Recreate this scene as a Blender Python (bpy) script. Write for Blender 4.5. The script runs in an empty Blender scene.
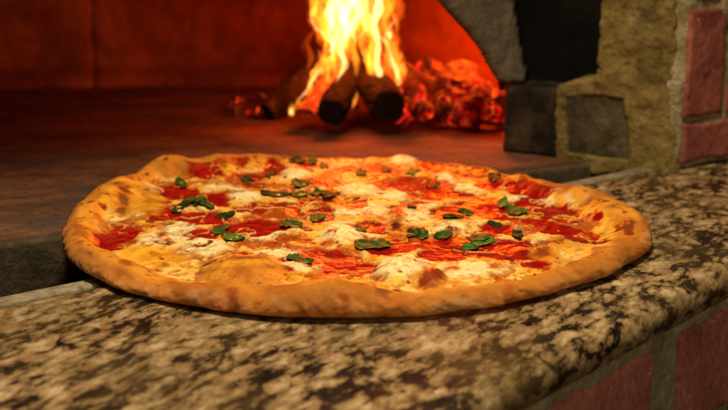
import bpy, math, random
import numpy as np
from mathutils import Vector, Matrix
random.seed(7)
rng = np.random.RandomState(11)
scn = bpy.context.scene
COL = scn.collection

# ------------------------------------------------------------------ camera
F, PITCH, H = 1155.0, math.radians(14.32), 0.2135
cam_d = bpy.data.cameras.new('camera'); cam = bpy.data.objects.new('camera', cam_d); COL.objects.link(cam)
cam.location = (0, 0, H); cam.rotation_euler = (math.pi/2 - PITCH, 0, 0)
cam_d.sensor_width = 36; cam_d.lens = F/728*36; cam_d.clip_start = .01; cam_d.clip_end = 50
cam_d.dof.use_dof = True; cam_d.dof.focus_distance = .715; cam_d.dof.aperture_fstop = 8.5
scn.camera = cam
# ------------------------------------------------------------------ world and lamps
w = bpy.data.worlds.new('World'); scn.world = w; w.use_nodes = True
w.node_tree.nodes['Background'].inputs[0].default_value = (1, .62, .33, 1)
w.node_tree.nodes['Background'].inputs[1].default_value = .02
def lamp(name, kind, loc, target, power, color, size=.3, size_y=None):
    d = bpy.data.lights.new(name, kind); o = bpy.data.objects.new(name, d); COL.objects.link(o)
    o.location = loc; d.energy = power; d.color = color
    if kind == 'AREA':
        d.size = size
        if size_y: d.shape = 'RECTANGLE'; d.size_y = size_y
    else: d.shadow_soft_size = size
    o.rotation_euler = (Vector(target)-Vector(loc)).to_track_quat('-Z', 'Y').to_euler()
    return o
lamp('kitchen_lamp', 'AREA', (-.04, .50, .80), (0, .76, 0), 8.0, (1, .88, .60), .15)
lamp('fill_lamp', 'AREA', (.60, -.5, .55), (.15, .8, 0), 3.0, (1, .86, .58), .25)  # unseen fill lamp, added to brighten upright faces from the front right
scn.view_settings.view_transform = 'Standard'; scn.view_settings.look = 'None'
scn.view_settings.exposure = 0; scn.view_settings.gamma = 1
scn.cycles.use_denoising = True
scn.cycles.max_bounces = 8; scn.cycles.volume_bounces = 0; scn.cycles.sample_clamp_indirect = 4
scn.cycles.transparent_max_bounces = 64

# ------------------------------------------------------------------ helpers
CP, SP = math.cos(PITCH), math.sin(PITCH)
def ray(px, py):
    a, b = (px-364)/F, (205-py)/F
    return np.array([a, CP + SP*b, -SP + CP*b])
def G(px, py, z=0.0):
    r = ray(px, py); t = (z-H)/r[2]
    return np.array([r[0]*t, r[1]*t, z])
def AT(px, py, y):
    r = ray(px, py); t = y/r[1]
    return np.array([r[0]*t, y, H+r[2]*t])
def tag(o, label=None, cat=None, group=None, kind=None):
    for k, v in (('label', label), ('category', cat), ('group', group), ('kind', kind)):
        if v: o[k] = v
    return o
def empty(name, loc=(0, 0, 0)):
    o = bpy.data.objects.new(name, None); COL.objects.link(o); o.location = loc; o.empty_display_size = .02
    return o
def link(name, me, m, parent=None, smooth=True):
    o = bpy.data.objects.new(name, me); COL.objects.link(o)
    if m: me.materials.append(m)
    if smooth: me.polygons.foreach_set('use_smooth', [True]*len(me.polygons))
    if parent:
        o.parent = parent; o.matrix_parent_inverse = Matrix.Translation(parent.location).inverted()
    return o
def mesh(name, V, Fc):
    me = bpy.data.meshes.new(name); me.from_pydata([tuple(map(float, v)) for v in V], [], Fc); me.update(); return me

def _hash(ix, iy, seed):
    h = (ix*374761393 + iy*668265263 + seed*974711) & 0xffffffff
    h = ((h ^ (h >> 13))*1274126177) & 0xffffffff
    return ((h ^ (h >> 16)) & 0xffff)/65535.0
def vnoise(x, y, seed=0):
    x = np.asarray(x, float); y = np.asarray(y, float)
    ix = np.floor(x).astype(np.int64); iy = np.floor(y).astype(np.int64)
    fx = x-ix; fy = y-iy; fx = fx*fx*fx*(fx*(fx*6-15)+10); fy = fy*fy*fy*(fy*(fy*6-15)+10)
    a = _hash(ix, iy, seed); b = _hash(ix+1, iy, seed); c = _hash(ix, iy+1, seed); d = _hash(ix+1, iy+1, seed)
    return (a*(1-fx)+b*fx)*(1-fy)+(c*(1-fx)+d*fx)*fy
def fbm(x, y, freq, oct=4, seed=0, gain=.5):
    s = 0; amp = 1; tot = 0
    for i in range(oct):
        c, sn = math.cos(i*1.3+.4), math.sin(i*1.3+.4)
        s = s+amp*(vnoise((x*c-y*sn)*freq+i*17.3, (x*sn+y*c)*freq+i*9.1, seed+i*31)-.5)*2
        tot += amp; amp *= gain; freq *= 2.07
    return s/tot*1.4
def sstep(a, b, x):
    t = np.clip((x-a)/(b-a), 0, 1); return t*t*(3-2*t)

# ------------------------------------------------------------------ materials
def newmat(name, rough=.7, col=(.5, .5, .5)):
    m = bpy.data.materials.new(name); m.use_nodes = True
    N = m.node_tree.nodes; L = m.node_tree.links; b = N['Principled BSDF']
    b.inputs['Roughness'].default_value = rough; b.inputs['Base Color'].default_value = (*col, 1)
    return m, N, L, b
def coords(N, L, scale=(1, 1, 1), rot=(0, 0, 0)):
    t = N.new('ShaderNodeTexCoord'); mp = N.new('ShaderNodeMapping')
    mp.inputs['Scale'].default_value = scale; mp.inputs['Rotation'].default_value = rot
    L.new(t.outputs['Object'], mp.inputs[0]); return mp.outputs[0]
def noise(N, L, vec, scale, detail=4, rough=.55, dist=0):
    n = N.new('ShaderNodeTexNoise'); L.new(vec, n.inputs['Vector'])
    n.inputs['Scale'].default_value = scale; n.inputs['Detail'].default_value = detail
    n.inputs['Roughness'].default_value = rough; n.inputs['Distortion'].default_value = dist
    return n.outputs['Fac']
def ramp(N, L, fac, stops, interp='LINEAR'):
    r = N.new('ShaderNodeValToRGB'); r.color_ramp.interpolation = interp
    e = r.color_ramp.elements
    while len(e) < len(stops): e.new(.5)
    for k, (p, c) in zip(e, stops):
        k.position = p; k.color = (*c, 1) if len(c) == 3 else c
    L.new(fac, r.inputs[0]); return r.outputs[0]
def mixc(N, L, fac, a, b, mode='MIX'):
    x = N.new('ShaderNodeMix'); x.data_type = 'RGBA'; x.blend_type = mode
    for i, v in ((0, fac), (6, a), (7, b)):
        if isinstance(v, (int, float)): x.inputs[i].default_value = v
        elif isinstance(v, tuple): x.inputs[i].default_value = (*v, 1)
        else: L.new(v, x.inputs[i])
    return x.outputs[2]
def bump(N, L, b, h, strength=.5, dist=.002):
    n = N.new('ShaderNodeBump'); n.inputs['Strength'].default_value = strength; n.inputs['Distance'].default_value = dist
    L.new(h, n.inputs['Height']); L.new(n.outputs[0], b.inputs['Normal']); return n

def m_granite():
    m, N, L, b = newmat('granite', .3)
    v = coords(N, L)
    wn = N.new('ShaderNodeTexNoise'); wn.inputs['Scale'].default_value = 45; wn.inputs['Detail'].default_value = 4
    L.new(v, wn.inputs['Vector'])
    add = N.new('ShaderNodeVectorMath'); add.operation = 'MULTIPLY_ADD'
    L.new(wn.outputs['Color'], add.inputs[0]); add.inputs[1].default_value = (.009, .009, .009); L.new(v, add.inputs[2])
    m0 = N.new('ShaderNodeMapping'); m0.inputs['Rotation'].default_value = (0, 0, math.radians(-62)); L.new(add.outputs[0], m0.inputs[0])
    mp = N.new('ShaderNodeMapping'); mp.inputs['Scale'].default_value = (.55, 1.1, 1)
    L.new(m0.outputs[0], mp.inputs[0]); v2 = mp.outputs[0]
    def cells(sc):
        vo = N.new('ShaderNodeTexVoronoi'); vo.feature = 'SMOOTH_F1'; vo.inputs['Smoothness'].default_value = .35
        vo.inputs['Scale'].default_value = sc; L.new(v2, vo.inputs['Vector'])
        sp = N.new('ShaderNodeSeparateColor'); L.new(vo.outputs['Color'], sp.inputs[0]); return sp, vo.outputs['Distance']
    def math_(op, a, b_, c_=None):
        q = N.new('ShaderNodeMath'); q.operation = op
        for k_, val in enumerate((a, b_, c_)):
            if val is None: continue
            if isinstance(val, (int, float)): q.inputs[k_].default_value = val
            else: L.new(val, q.inputs[k_])
        return q.outputs[0]
    sp, d1 = cells(140)
    na = noise(N, L, v2, 100, 9, .68, .35); nb = noise(N, L, v2, 26, 4, .6, .4); nc = noise(N, L, v2, 280, 5, .7, .2)
    hh = math_('MULTIPLY_ADD', na, 1.25, math_('MULTIPLY', nb, .55))
    hh = math_('MULTIPLY_ADD', math_('SUBTRACT', .42, d1), .26, hh)
    hh = math_('MULTIPLY_ADD', math_('SUBTRACT', sp.outputs[0], .5), .16, hh)
    hh = math_('MULTIPLY_ADD', math_('SUBTRACT', nc, .5), .46, hh)
    hs_ = math_('SUBTRACT', hh, .45)
    c = ramp(N, L, hs_, [(.30, (.008, .006, .004)), (.345, (.030, .019, .010)), (.38, (.13, .082, .036)), (.45, (.25, .17, .078)), (.53, (.36, .26, .13)), (.62, (.50, .38, .225)), (.74, (.64, .52, .36))])
    rust = ramp(N, L, sp.outputs[2], [(.70, (0, 0, 0)), (.85, (.5, .5, .5))])
    c = mixc(N, L, mixc(N, L, 1.0, rust, ramp(N, L, hs_, [(.38, (0, 0, 0)), (.5, (1, 1, 1))]), 'MULTIPLY'), c, (.26, .12, .055))
    c = mixc(N, L, ramp(N, L, noise(N, L, v, 11, 3), [(.42, (0, 0, 0)), (.65, (.45, .45, .45))]), c, (.15, .105, .035))
    c = mixc(N, L, 1.0, c, ramp(N, L, noise(N, L, v, 600, 3, .7), [(.3, (.66, .59, .53)), (.7, (1.20, 1.06, .97))]), 'MULTIPLY')
    L.new(c, b.inputs['Base Color'])
    L.new(ramp(N, L, noise(N, L, v, 120, 4), [(.3, (.20, .25, .25)), (.7, (.5, .5, .5))]), b.inputs['Roughness'])
    bump(N, L, b, noise(N, L, v, 260, 3), .25, .0006)
    return m
def m_soil(name, cols, scale=20, rough=.85, bs=.6, bd=.003, fscale=160, mscale=(1, 1, 1), stain=None):
    m, N, L, b = newmat(name, rough); b.inputs['Specular IOR Level'].default_value = .12
    v = coords(N, L, mscale)
    n1 = noise(N, L, v, scale, 6, .62, .6)
    k = len(cols); c = ramp(N, L, n1, [(.28+.44*i/(k-1), cc) for i, cc in enumerate(cols)])
    n2 = noise(N, L, v, fscale, 5, .65)
    c = mixc(N, L, 1.0, c, ramp(N, L, n2, [(.25, (.6, .6, .6)), (.75, (1.3, 1.3, 1.3))]), 'MULTIPLY')
    if stain:
        s = ramp(N, L, noise(N, L, v, stain[0], 5, .6, .5), [(stain[1], (0, 0, 0)), (stain[2], (1, 1, 1))])
        c = mixc(N, L, s, c, stain[3])
    L.new(c, b.inputs['Base Color'])
    mx = N.new('ShaderNodeMath'); mx.operation = 'ADD'; L.new(n1, mx.inputs[0]); L.new(n2, mx.inputs[1])
    bump(N, L, b, mx.outputs[0], bs, bd)
    return m
M_granite = m_granite()
M_grout = m_soil('grout', [(.13, .095, .05), (.27, .21, .125), (.38, .31, .20)], 60, .9, .6, .0012, 300, stain=(30, .55, .66, (.06, .045, .03)))
M_floor = m_soil('oven_floor_stone', [(.050, .020, .010), (.12, .050, .023), (.20, .088, .040)], 9, .8, .5, .0015, 70, (1, 2.2, 1), stain=(7, .52, .68, (.055, .04, .034)))
def m_floor():
    m = M_floor; N = m.node_tree.nodes; L = m.node_tree.links; b = N['Principled BSDF']
    v = coords(N, L, (1, 1, 1), (0, 0, math.radians(-31)))
    ds = N.new('ShaderNodeVectorMath'); ds.operation = 'MULTIPLY_ADD'; wn = N.new('ShaderNodeTexNoise'); wn.inputs['Scale'].default_value = 30; L.new(v, wn.inputs['Vector'])
    L.new(wn.outputs['Color'], ds.inputs[0]); ds.inputs[1].default_value = (.012, .012, 0); L.new(v, ds.inputs[2])
    br = N.new('ShaderNodeTexBrick'); br.inputs['Scale'].default_value = 1; br.inputs['Brick Width'].default_value = .30; br.inputs['Row Height'].default_value = .22
    br.inputs['Mortar Size'].default_value = .0014; br.inputs['Mortar Smooth'].default_value = .4; L.new(ds.outputs[0], br.inputs['Vector'])
    old = b.inputs['Base Color'].links[0].from_socket
    tone = mixc(N, L, br.outputs['Fac'], (1., 1., 1.), (.55, .52, .50))
    c = mixc(N, L, 1.0, old, tone, 'MULTIPLY')
    dust = ramp(N, L, noise(N, L, v, 55, 7, .72, .4), [(.52, (0, 0, 0)), (.72, (.55, .55, .55))])
    c = mixc(N, L, dust, c, (.19, .12, .08))
    sp_ = ramp(N, L, noise(N, L, v, 180, 3, .6), [(.60, (0, 0, 0)), (.68, (.9, .9, .9))]); c = mixc(N, L, sp_, c, (.02, .013, .010))
    L.new(c, b.inputs['Base Color'])
m_floor()
M_slot = m_soil('sooty_stone', [(.03, .022, .014), (.07, .05, .028), (.12, .085, .045)], 30, .9, .7, .003, 140)
M_wall = m_soil('fired_clay', [(.035, .009, .004), (.14, .042, .014), (.28, .095, .028)], 4, .9, .5, .003, 40, stain=(3, .5, .7, (.03, .012, .010)))
M_arch = m_soil('arch_stone', [(.08, .058, .038), (.125, .092, .062), (.17, .128, .09)], 18, .88, .9, .003, 120, stain=(14, .6, .72, (.045, .036, .026)))
M_soot = m_soil('black_soot', [(.002, .0016, .0012), (.005, .0036, .0025), (.010, .007, .004)], 14, .95, .6, .003, 100)
M_plaster = m_soil('mustard_plaster', [(.10, .062, .018), (.22, .145, .044), (.32, .225, .08)], 30, .95, 1.0, .003, 230, stain=(16, .53, .72, (.045, .028, .012)))
M_block = m_soil('sooty_block', [(.014, .008, .005), (.05, .031, .016), (.10, .066, .034)], 16, .85, .8, .003, 150, stain=(11, .5, .62, (.010, .007, .006)))
M_block2 = m_soil('dusty_block', [(.03, .022, .013), (.085, .06, .03), (.15, .11, .055)], 13, .85, .8, .003, 150, stain=(9, .55, .66, (.012, .008, .006)))
M_brick = m_soil('red_brick', [(.18, .045, .034), (.30, .080, .058), (.38, .12, .085)], 25, .85, .6, .0012, 220, stain=(140, .66, .72, (.55, .36, .26)))
M_brick2 = m_soil('brightened_red_brick', [(.33, .095, .07), (.48, .155, .115), (.60, .25, .19)], 25, .85, .8, .0015, 220, stain=(120, .62, .72, (.60, .42, .32)))  # light put into the brick colour, as the base wall is dimly lit
M_mortar = m_soil('pale_mortar', [(.20, .14, .06), (.33, .25, .13), (.46, .37, .23)], 45, .92, .9, .003, 220)
M_log = m_soil('charred_bark', [(.0015, .0007, .0005), (.004, .0018, .0012), (.014, .006, .004)], 40, .9, 1.0, .006, 150, (1, 1, .35))
M_logash = m_soil('ashy_bark', [(.008, .005, .004), (.035, .022, .016), (.12, .085, .07)], 55, .9, 1.0, .006, 150, (1, 1, .35))
M_logend = m_soil('charred_log_end', [(.006, .003, .002), (.02, .009, .006), (.045, .02, .012)], 60, .9, .8, .003, 200)

def m_coal(name, lo, hi, strength, scale=60):
    m, N, L, b = newmat(name, .9, (.012, .008, .008))
    v = coords(N, L)
    oi = N.new('ShaderNodeObjectInfo')
    ad = N.new('ShaderNodeVectorMath'); ad.operation = 'ADD'; L.new(v, ad.inputs[0]); L.new(oi.outputs['Random'], ad.inputs[1])
    n = noise(N, L, ad.outputs[0], scale, 3, .5, .0)
    c = ramp(N, L, n, [(.40, (.010, .0006, .0004)), (.50, lo), (.62, hi), (.73, (1.0, .26, .03))])
    L.new(c, b.inputs['Emission Color'])
    mr = N.new('ShaderNodeMapRange'); L.new(oi.outputs['Random'], mr.inputs[0])
    mr.inputs[1].default_value = .2; mr.inputs[3].default_value = strength*.25; mr.inputs[4].default_value = strength*1.7
    L.new(mr.outputs[0], b.inputs['Emission Strength'])
    bump(N, L, b, n, (.25 if scale < 5 else .6), .15 if scale < 5 else .004)
    return m
M_coal = m_coal('glowing_coal', (.20, .002, .001), (.78, .012, .004), 1.0, 1.0)
M_ember = m_coal('dull_ember', (.10, .004, .002), (.4, .012, .003), .4, 1.2)
M_slab = m_coal('burning_wood', (.30, .006, .001), (.70, .028, .002), .8, 30)

def m_flame(name, col, s, streak=None):
    m = bpy.data.materials.new(name); m.use_nodes = True; N = m.node_tree.nodes; L = m.node_tree.links
    N.remove(N['Principled BSDF'])
    e = N.new('ShaderNodeEmission'); e.inputs[0].default_value = (*col, 1); e.inputs[1].default_value = s
    L.new(e.outputs[0], N['Material Output'].inputs['Volume'])
    if streak:
        v = coords(N, L, (1, 1, .33)); n = noise(N, L, v, streak, 2, .5, .8)
        mr = N.new('ShaderNodeMapRange'); mr.inputs[1].default_value = .40; mr.inputs[2].default_value = .62; mr.inputs[3].default_value = s*.10; mr.inputs[4].default_value = s*1.9
        L.new(n, mr.inputs[0]); L.new(mr.outputs[0], e.inputs[1])
    return m
M_fl_o = m_flame('flame_outer', (1, .13, .006), 34, 75)
M_fl_y = m_flame('flame_body', (1, .27, .016), 120, 110)
M_fl_w = m_flame('flame_core', (1, .58, .18), 300)

def m_vcol(name, rough_attr=True, sub=0.0):
    m, N, L, b = newmat(name, .45)
    a = N.new('ShaderNodeAttribute'); a.attribute_name = 'tint'
    v = coords(N, L)
    fine = noise(N, L, v, 900, 4, .7)
    c = mixc(N, L, 1.0, a.outputs['Color'], ramp(N, L, fine, [(.25, (.84, .82, .78)), (.75, (1.12, 1.13, 1.15))]), 'MULTIPLY')
    L.new(c, b.inputs['Base Color'])
    r = N.new('ShaderNodeAttribute'); r.attribute_name = 'gloss'
    L.new(r.outputs['Fac'], b.inputs['Roughness'])
    r2 = N.new('ShaderNodeAttribute'); r2.attribute_name = 'shine'; L.new(r2.outputs['Fac'], b.inputs['Specular IOR Level'])
    b.inputs['Specular IOR Level'].default_value = .14
    if sub:
        b.subsurface_method = 'BURLEY' if hasattr(b, 'subsurface_method') else None
        b.inputs['Subsurface Weight'].default_value = sub; b.inputs['Subsurface Radius'].default_value = (.003, .0012, .0005)
        b.inputs['Subsurface Scale'].default_value = 1.0
    b.inputs['Specular IOR Level'].default_value = .35
    n2 = noise(N, L, v, 420, 4, .65)
    bump(N, L, b, n2, .25, .0007)
    return m
M_crust = m_vcol('baked_dough'); M_top = m_vcol('melted_cheese_and_sauce')

# ------------------------------------------------------------------ generic solids
def slab(name, poly, o, ux, uy, n, off, thick, res, amp, jit, m, parent, freq=30, edge=0.0, seed=0, holes=(), exv=None):
    """solid with rough face: poly in (u,v) on the plane o + u*ux + v*uy, facing n"""
    P = np.array(poly); u0, v0 = P.min(0)-2*res; u1, v1 = P.max(0)+2*res
    nu = int((u1-u0)/res)+1; nv = int((v1-v0)/res)+1
    uu, vv = np.meshgrid(u0+np.arange(nu+1)*res, v0+np.arange(nv+1)*res, indexing='ij')
    def sd(pl, x, y):
        pl = np.array(pl); ins = np.zeros(x.shape, bool); d = np.full(x.shape, 9.)
        for i in range(len(pl)):
            a = pl[i]; b = pl[(i+1) % len(pl)]; e = b-a
            t = np.clip(((x-a[0])*e[0]+(y-a[1])*e[1])/max(e@e, 1e-12), 0, 1)
            d = np.minimum(d, np.hypot(x-a[0]-t*e[0], y-a[1]-t*e[1]))
            c = ((a[1] > y) != (b[1] > y)) & (x < (b[0]-a[0])*(y-a[1])/((b[1]-a[1]) or 1e-12)+a[0]); ins ^= c
        return np.where(ins, d, -d)
    j = jit*fbm(uu, vv, 45, 4, seed+5)
    D = sd(P, uu, vv)+j
    for h in holes: D = np.minimum(D, -sd(h, uu, vv)+j*.35)
    hgt = off+amp*fbm(uu, vv, freq, 5, seed)
    if edge: hgt = hgt-edge*(1-np.sqrt(np.clip(1-(1-np.clip(D/edge, 0, 1))**2, 0, 1)))
    D0 = D.copy()
    cen = (D[:-1, :-1]+D[1:, :-1]+D[:-1, 1:]+D[1:, 1:])/4 > 0
    gu, gv = np.gradient(D0, res); gl = np.maximum(gu*gu+gv*gv, .25)
    near = np.zeros(D0.shape, bool); cc = np.pad(cen, 1)
    cnt = cc[:-1, :-1]*1+cc[1:, :-1]+cc[:-1, 1:]+cc[1:, 1:]; near = (cnt > 0) & (cnt < 4)
    st_u = np.clip(-D0*gu/gl, -res*.95, res*.95)*near; st_v = np.clip(-D0*gv/gl, -res*.95, res*.95)*near
    uu = uu+st_u; vv = vv+st_v
    base = np.array(o)[None, None]+uu[..., None]*np.array(ux)+vv[..., None]*np.array(uy)
    Fr = base+hgt[..., None]*np.array(n); Bk = base+(off-thick)*np.array(n) if exv is None else base+off*np.array(n)+thick*np.array(exv)
    idx = np.arange((nu+1)*(nv+1)).reshape(nu+1, nv+1); K = idx.size
    faces = []; ii, jj = np.nonzero(cen)
    for a, b in zip(ii, jj):
        q = [idx[a, b], idx[a+1, b], idx[a+1, b+1], idx[a, b+1]]
        faces.append(q)
        faces.append([x+K for x in q[::-1]])
        for (da, db, p, r) in ((0, -1, 0, 1), (1, 0, 1, 2), (0, 1, 2, 3), (-1, 0, 3, 0)):
            x, y = a+da, b+db
            if not (0 <= x < nu and 0 <= y < nv) or not cen[x, y]:
                faces.append([q[r], q[p], q[p]+K, q[r]+K])
    V = np.concatenate([Fr.reshape(-1, 3), Bk.reshape(-1, 3)])
    F_ = np.array(faces); used = np.unique(F_); mp = np.zeros(len(V), int); mp[used] = np.arange(len(used))
    if np.dot(np.cross(ux, uy), n) < 0: F_ = F_[:, ::-1]
    me = mesh(name, V[used], mp[F_].tolist())
    return link(name, me, m, parent)

# ------------------------------------------------------------------ layout lines on the counter plane
A = G(503, 151); C0 = G(677, 169)            # foot of the oven-mouth cheek, inner and outer end
A[2] = C0[2] = 0
gb0, gb1 = G(31, 297), G(640, 171)          # rear edge of the granite
gf0, gf1 = G(545, 405, -.020), G(696, 321, -.020); gf0[2] = gf1[2] = 0          # front edge of the granite
def ext(p, q, t): return p+(q-p)*t
gb_dir = (gb1-gb0)/np.linalg.norm(gb1-gb0); gf_dir = (gf1-gf0)/np.linalg.norm(gf1-gf0)
fl0, fl1 = G(31, 233), G(565, 161)           # front edge of the oven floor
fl_dir = (fl1-fl0)/np.linalg.norm(fl1-fl0)

gn0 = np.array([-gb_dir[1], gb_dir[0], 0])
# oven floor, ash slot (setting)
FL = [fl0-fl_dir*.8, fl1+fl_dir*.5, np.array([1.2, 2.2, 0]), np.array([-1.6, 2.2, 0])]
def prism(name, pts, z1, z0, m, bevel=0, parent=None):
    V = [(p[0], p[1], z1) for p in pts]+[(p[0], p[1], z0) for p in pts]; n = len(pts)
    Fs = [list(range(n)), list(range(2*n-1, n-1, -1))]+[[i, i+n, (i+1) % n+n, (i+1) % n] for i in range(n)]
    o = link(name, mesh(name, V, Fs), m, parent, smooth=bevel > 0)
    if bevel:
        b = o.modifiers.new('bevel', 'BEVEL'); b.width = bevel; b.segments = 5; b.limit_method = 'ANGLE'
        try: o.data.shade_auto_smooth = True
        except Exception: pass
    return o
fo = prism('oven_floor', FL, -.0005, -.05, M_floor, .003); 
fln = np.array([fl_dir[1], -fl_dir[0], 0]); 
se = prism('oven_floor_edge', [fl0-fl_dir*.7+fln*.0005, fl1+fl_dir*.4+fln*.0005, fl1+fl_dir*.4+fln*.012, fl0-fl_dir*.7+fln*.012][::-1], -.0025, -.05, M_slot, .003)  # added facing strip: sooty, its dark colour also stands for slot shade
tag(se, 'sooty front edge of the oven floor, coloured dark for shade', kind='structure')
tag(fo, 'worn dark red stone floor of the oven', kind='structure')
so = prism('ash_slot_floor', [gb0-gb_dir*.9-gn0*.05, gb1+gb_dir*.6-gn0*.05, np.array([1.2, 2.1, 0]), np.array([-1.6, 2.1, 0])], -.045, -.08, M_slot)
tag(so, 'dark sooty ledge bottom between oven floor and granite', kind='structure')

# granite counter
counter = empty('granite_counter', (0, .5, 0))
tag(counter, 'polished brown and black speckled granite counter slab under the pizza', 'counter')
gr = [gf0-gf_dir*.75, gf1+gf_dir*.9, gb1+gb_dir*.9, gb0-gb_dir*.8]
prism('slab', gr, 0, -.022, M_granite, .0105, counter)
gn = np.array([-gb_dir[1], gb_dir[0], 0])
gl0, gl1 = gb0-gb_dir*.5, gb1+gb_dir*.02
prism('grout_strip', [gl0+gn*.001, gl1+gn*.001, gl1+gn*.013, gl0+gn*.016], -.001, -.045, M_grout, .002, counter)

# lower brick wall under the counter
bw = empty('brick_base_wall', (float(gf1[0]), float(gf1[1]), -.03)); tag(bw, 'red brick wall with pale mortar joints under the front edge of the counter', 'wall')
bn = np.array([gf_dir[1], -gf_dir[0], 0]); bo = gf0-bn*.006
mort = slab('mortar', [(-.3, -.30), (.9, -.30), (.9, -.0225), (-.3, -.0225)], bo, gf_dir, (0, 0, 1), bn, -.0015, .05, .003, .0012, 0, M_mortar, bw, 60)
def bricks(parent, o, ux, n, rows, off, amp=.0012, seed=0, m=None):
    for (u0, u1, v0, v1) in rows:
        seed += 1
        slab('brick', [(u0, v0), (u1, v0), (u1, v1), (u0, v1)], o, ux, (0, 0, 1), n, off, .03, .0016, amp, .0016, m or M_brick, parent, 40, .003, seed)
L0 = np.linalg.norm(gf1-gf0)
def u_of(px, py, z):  # along-edge coordinate of a pixel seen on the lower wall plane
    r = ray(px, py); q = np.array(bo); t = ((q-np.array([0, 0, H]))@bn)/(r@bn); p = np.array([0, 0, H])+r*t
    return (p-q)@gf_dir, p[2]
uj0, _ = u_of(652, 385, 0); uj1, _ = u_of(678, 372, 0)
rows = [(uj0-.125, uj0, -.095, -.029), (uj1, uj1+.12, -.095, -.029), (uj1+.133, uj1+.25, -.095, -.029), (uj0-.26, uj0-.138, -.095, -.029)]
for r_ in range(3): rows += [(uj0-.32+k*.135+(r_ % 2)*.06-.06, uj0-.32+k*.135+(r_ % 2)*.06+.062, -.172-.078*r_, -.107-.078*r_) for k in range(5)]
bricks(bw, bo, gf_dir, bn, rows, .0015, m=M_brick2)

# ------------------------------------------------------------------ the oven
oven = empty('pizza_oven', (-.2, 1.2, 0)); tag(oven, 'wood fired oven with grey arch, sooty cheek blocks and red glowing clay walls', 'oven')
ud = (C0-A); UL = np.linalg.norm(ud); ud = ud/UL; un = np.array([ud[1], -ud[0], 0])
if un[1] > 0: un = -un
def JW(px, py, off=0):
    o = A+un*off; r = ray(px, py); t = ((o-np.array([0, 0, H]))@un)/(r@un); p = np.array([0, 0, H])+r*t
    return ((p-o)@ud, p[2])
def jp(pts, off=0): return [JW(x, y, off) for x, y in pts]
Z1 = (0, 0, 1)
slab('cheek_block', jp([(503, 153), (503, 86), (558, 88), (557, 157)]), A, ud, Z1, un, .002, .07, .0022, .0016, .0010, M_block, oven, 40, .005, 3)
blkB = jp([(561, 158), (560, 90), (612, 86), (640, 90), (640, 168)])
slab('cheek_block', blkB, A, ud, Z1, un, .001, .06, .0022, .002, .0012, M_block2, oven, 40, .004, 9)
mor = jp([(556, 172), (557, 84), (575, 77), (600, 74), (596, 62), (600, 40), (603, 10), (608, -60), (612, -300), (676, -300), (678, 175)])
hole = jp([(569, 152), (567, 97), (600, 96), (625, 98), (630, 130), (629, 158)])
slab('plaster', mor, A, ud, Z1, un, .004, .08, .0016, .0034, .0034, M_plaster, oven, 48, .0032, 21, holes=[hole])
# sooty recess behind the arch and above the blocks
slab('soot_recess', jp([(498, 90), (498, -300), (640, -300), (640, 90)], -.04), A-un*.04, ud, Z1, un, 0, .02, .006, .003, 0, M_soot, oven, 20)
slab('ledge', [(JW(507, 86)[0], .002), (JW(600, 86)[0], .002), (JW(600, 86)[0], .055), (JW(507, 86)[0], .055)], np.array([A[0], A[1], JW(530, 87)[1]-.003]), ud, -un, np.array([0, 0, 1.]), 0, .006, .004, .001, 0, M_soot, oven, 30)
# arch ring: front face looks out of the mouth
ad_ = np.array([.86, .51, 0]); ad_ /= np.linalg.norm(ad_); an = np.array([ad_[1], -ad_[0], 0]); ao = A+np.array([0, 0, 0])-an*.0
def AR(px, py):
    r = ray(px, py); t = ((ao-np.array([0, 0, H]))@an)/(r@an); p = np.array([0, 0, H])+r*t
    return ((p-ao)@ad_, p[2])
arch = [AR(*p) for p in [(505, 84), (522, 83), (524, 76), (519, 50), (514, 20), (510, -10), (500, -80), (480, -150), (430, -230), (300, -330), (100, -420), (-300, -460),
        (-300, -330), (100, -290), (250, -190), (340, -100), (398, -42), (435, -1), (452, 17), (468, 36), (481, 54), (490, 70), (496, 80)]]
slab('arch', arch, ao, ad_, Z1, an, .006, .055, .0025, .0016, .0006, M_arch, oven, 35, .006, 33, exv=(.17, .97, .02))
# interior wall: smooth plan curve, vertical panels then a dome
plan = [(.165, 1.105), (.215, 1.125), (.262, 1.15), (.265, 1.23), (.20, 1.34), (.07, 1.42), (-.10, 1.475), (-.32, 1.475), (-.55, 1.43), (-.74, 1.28), (-.82, 1.0), (-.80, .70), (-.72, .42), (-.62, .28)]
plan = np.array(plan)
def catmull(P, n):
    P = np.asarray(P, float); Q = np.vstack([2*P[0]-P[1], P, 2*P[-1]-P[-2]]); out = []
    for i in range(1, len(Q)-2):
        for t in np.linspace(0, 1, n, endpoint=False):
            out.append(.5*((2*Q[i])+(-Q[i-1]+Q[i+1])*t+(2*Q[i-1]-5*Q[i]+4*Q[i+1]-Q[i+2])*t*t+(-Q[i-1]+3*Q[i]-3*Q[i+1]+Q[i+2])*t**3))
    out.append(Q[-2]); return np.array(out)
pc = catmull(plan, 40); seg = np.r_[0, np.cumsum(np.hypot(*np.diff(pc, axis=0).T))]
joint_x = AT(94, 60, 1.46)[0]; j_i = np.argmin(np.abs(pc[:, 0]-joint_x)+(pc[:, 1] < 1.3)*9); js = seg[j_i]
S = np.arange(0, seg[-1], .004); X = np.interp(S, seg, pc[:, 0]); Y = np.interp(S, seg, pc[:, 1])
cx_, cy_ = -.25, .95
zs = np.r_[np.linspace(-.004, .22, 50), .22+.0]; rings = []
zz = np.concatenate([np.linspace(-.004, .22, 56), .22+.24*np.sin(np.linspace(.05, math.pi/2, 24))])
sc_ = np.concatenate([np.ones(56), np.cos(np.linspace(.05, math.pi/2, 24))**.9])
V = []
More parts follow.
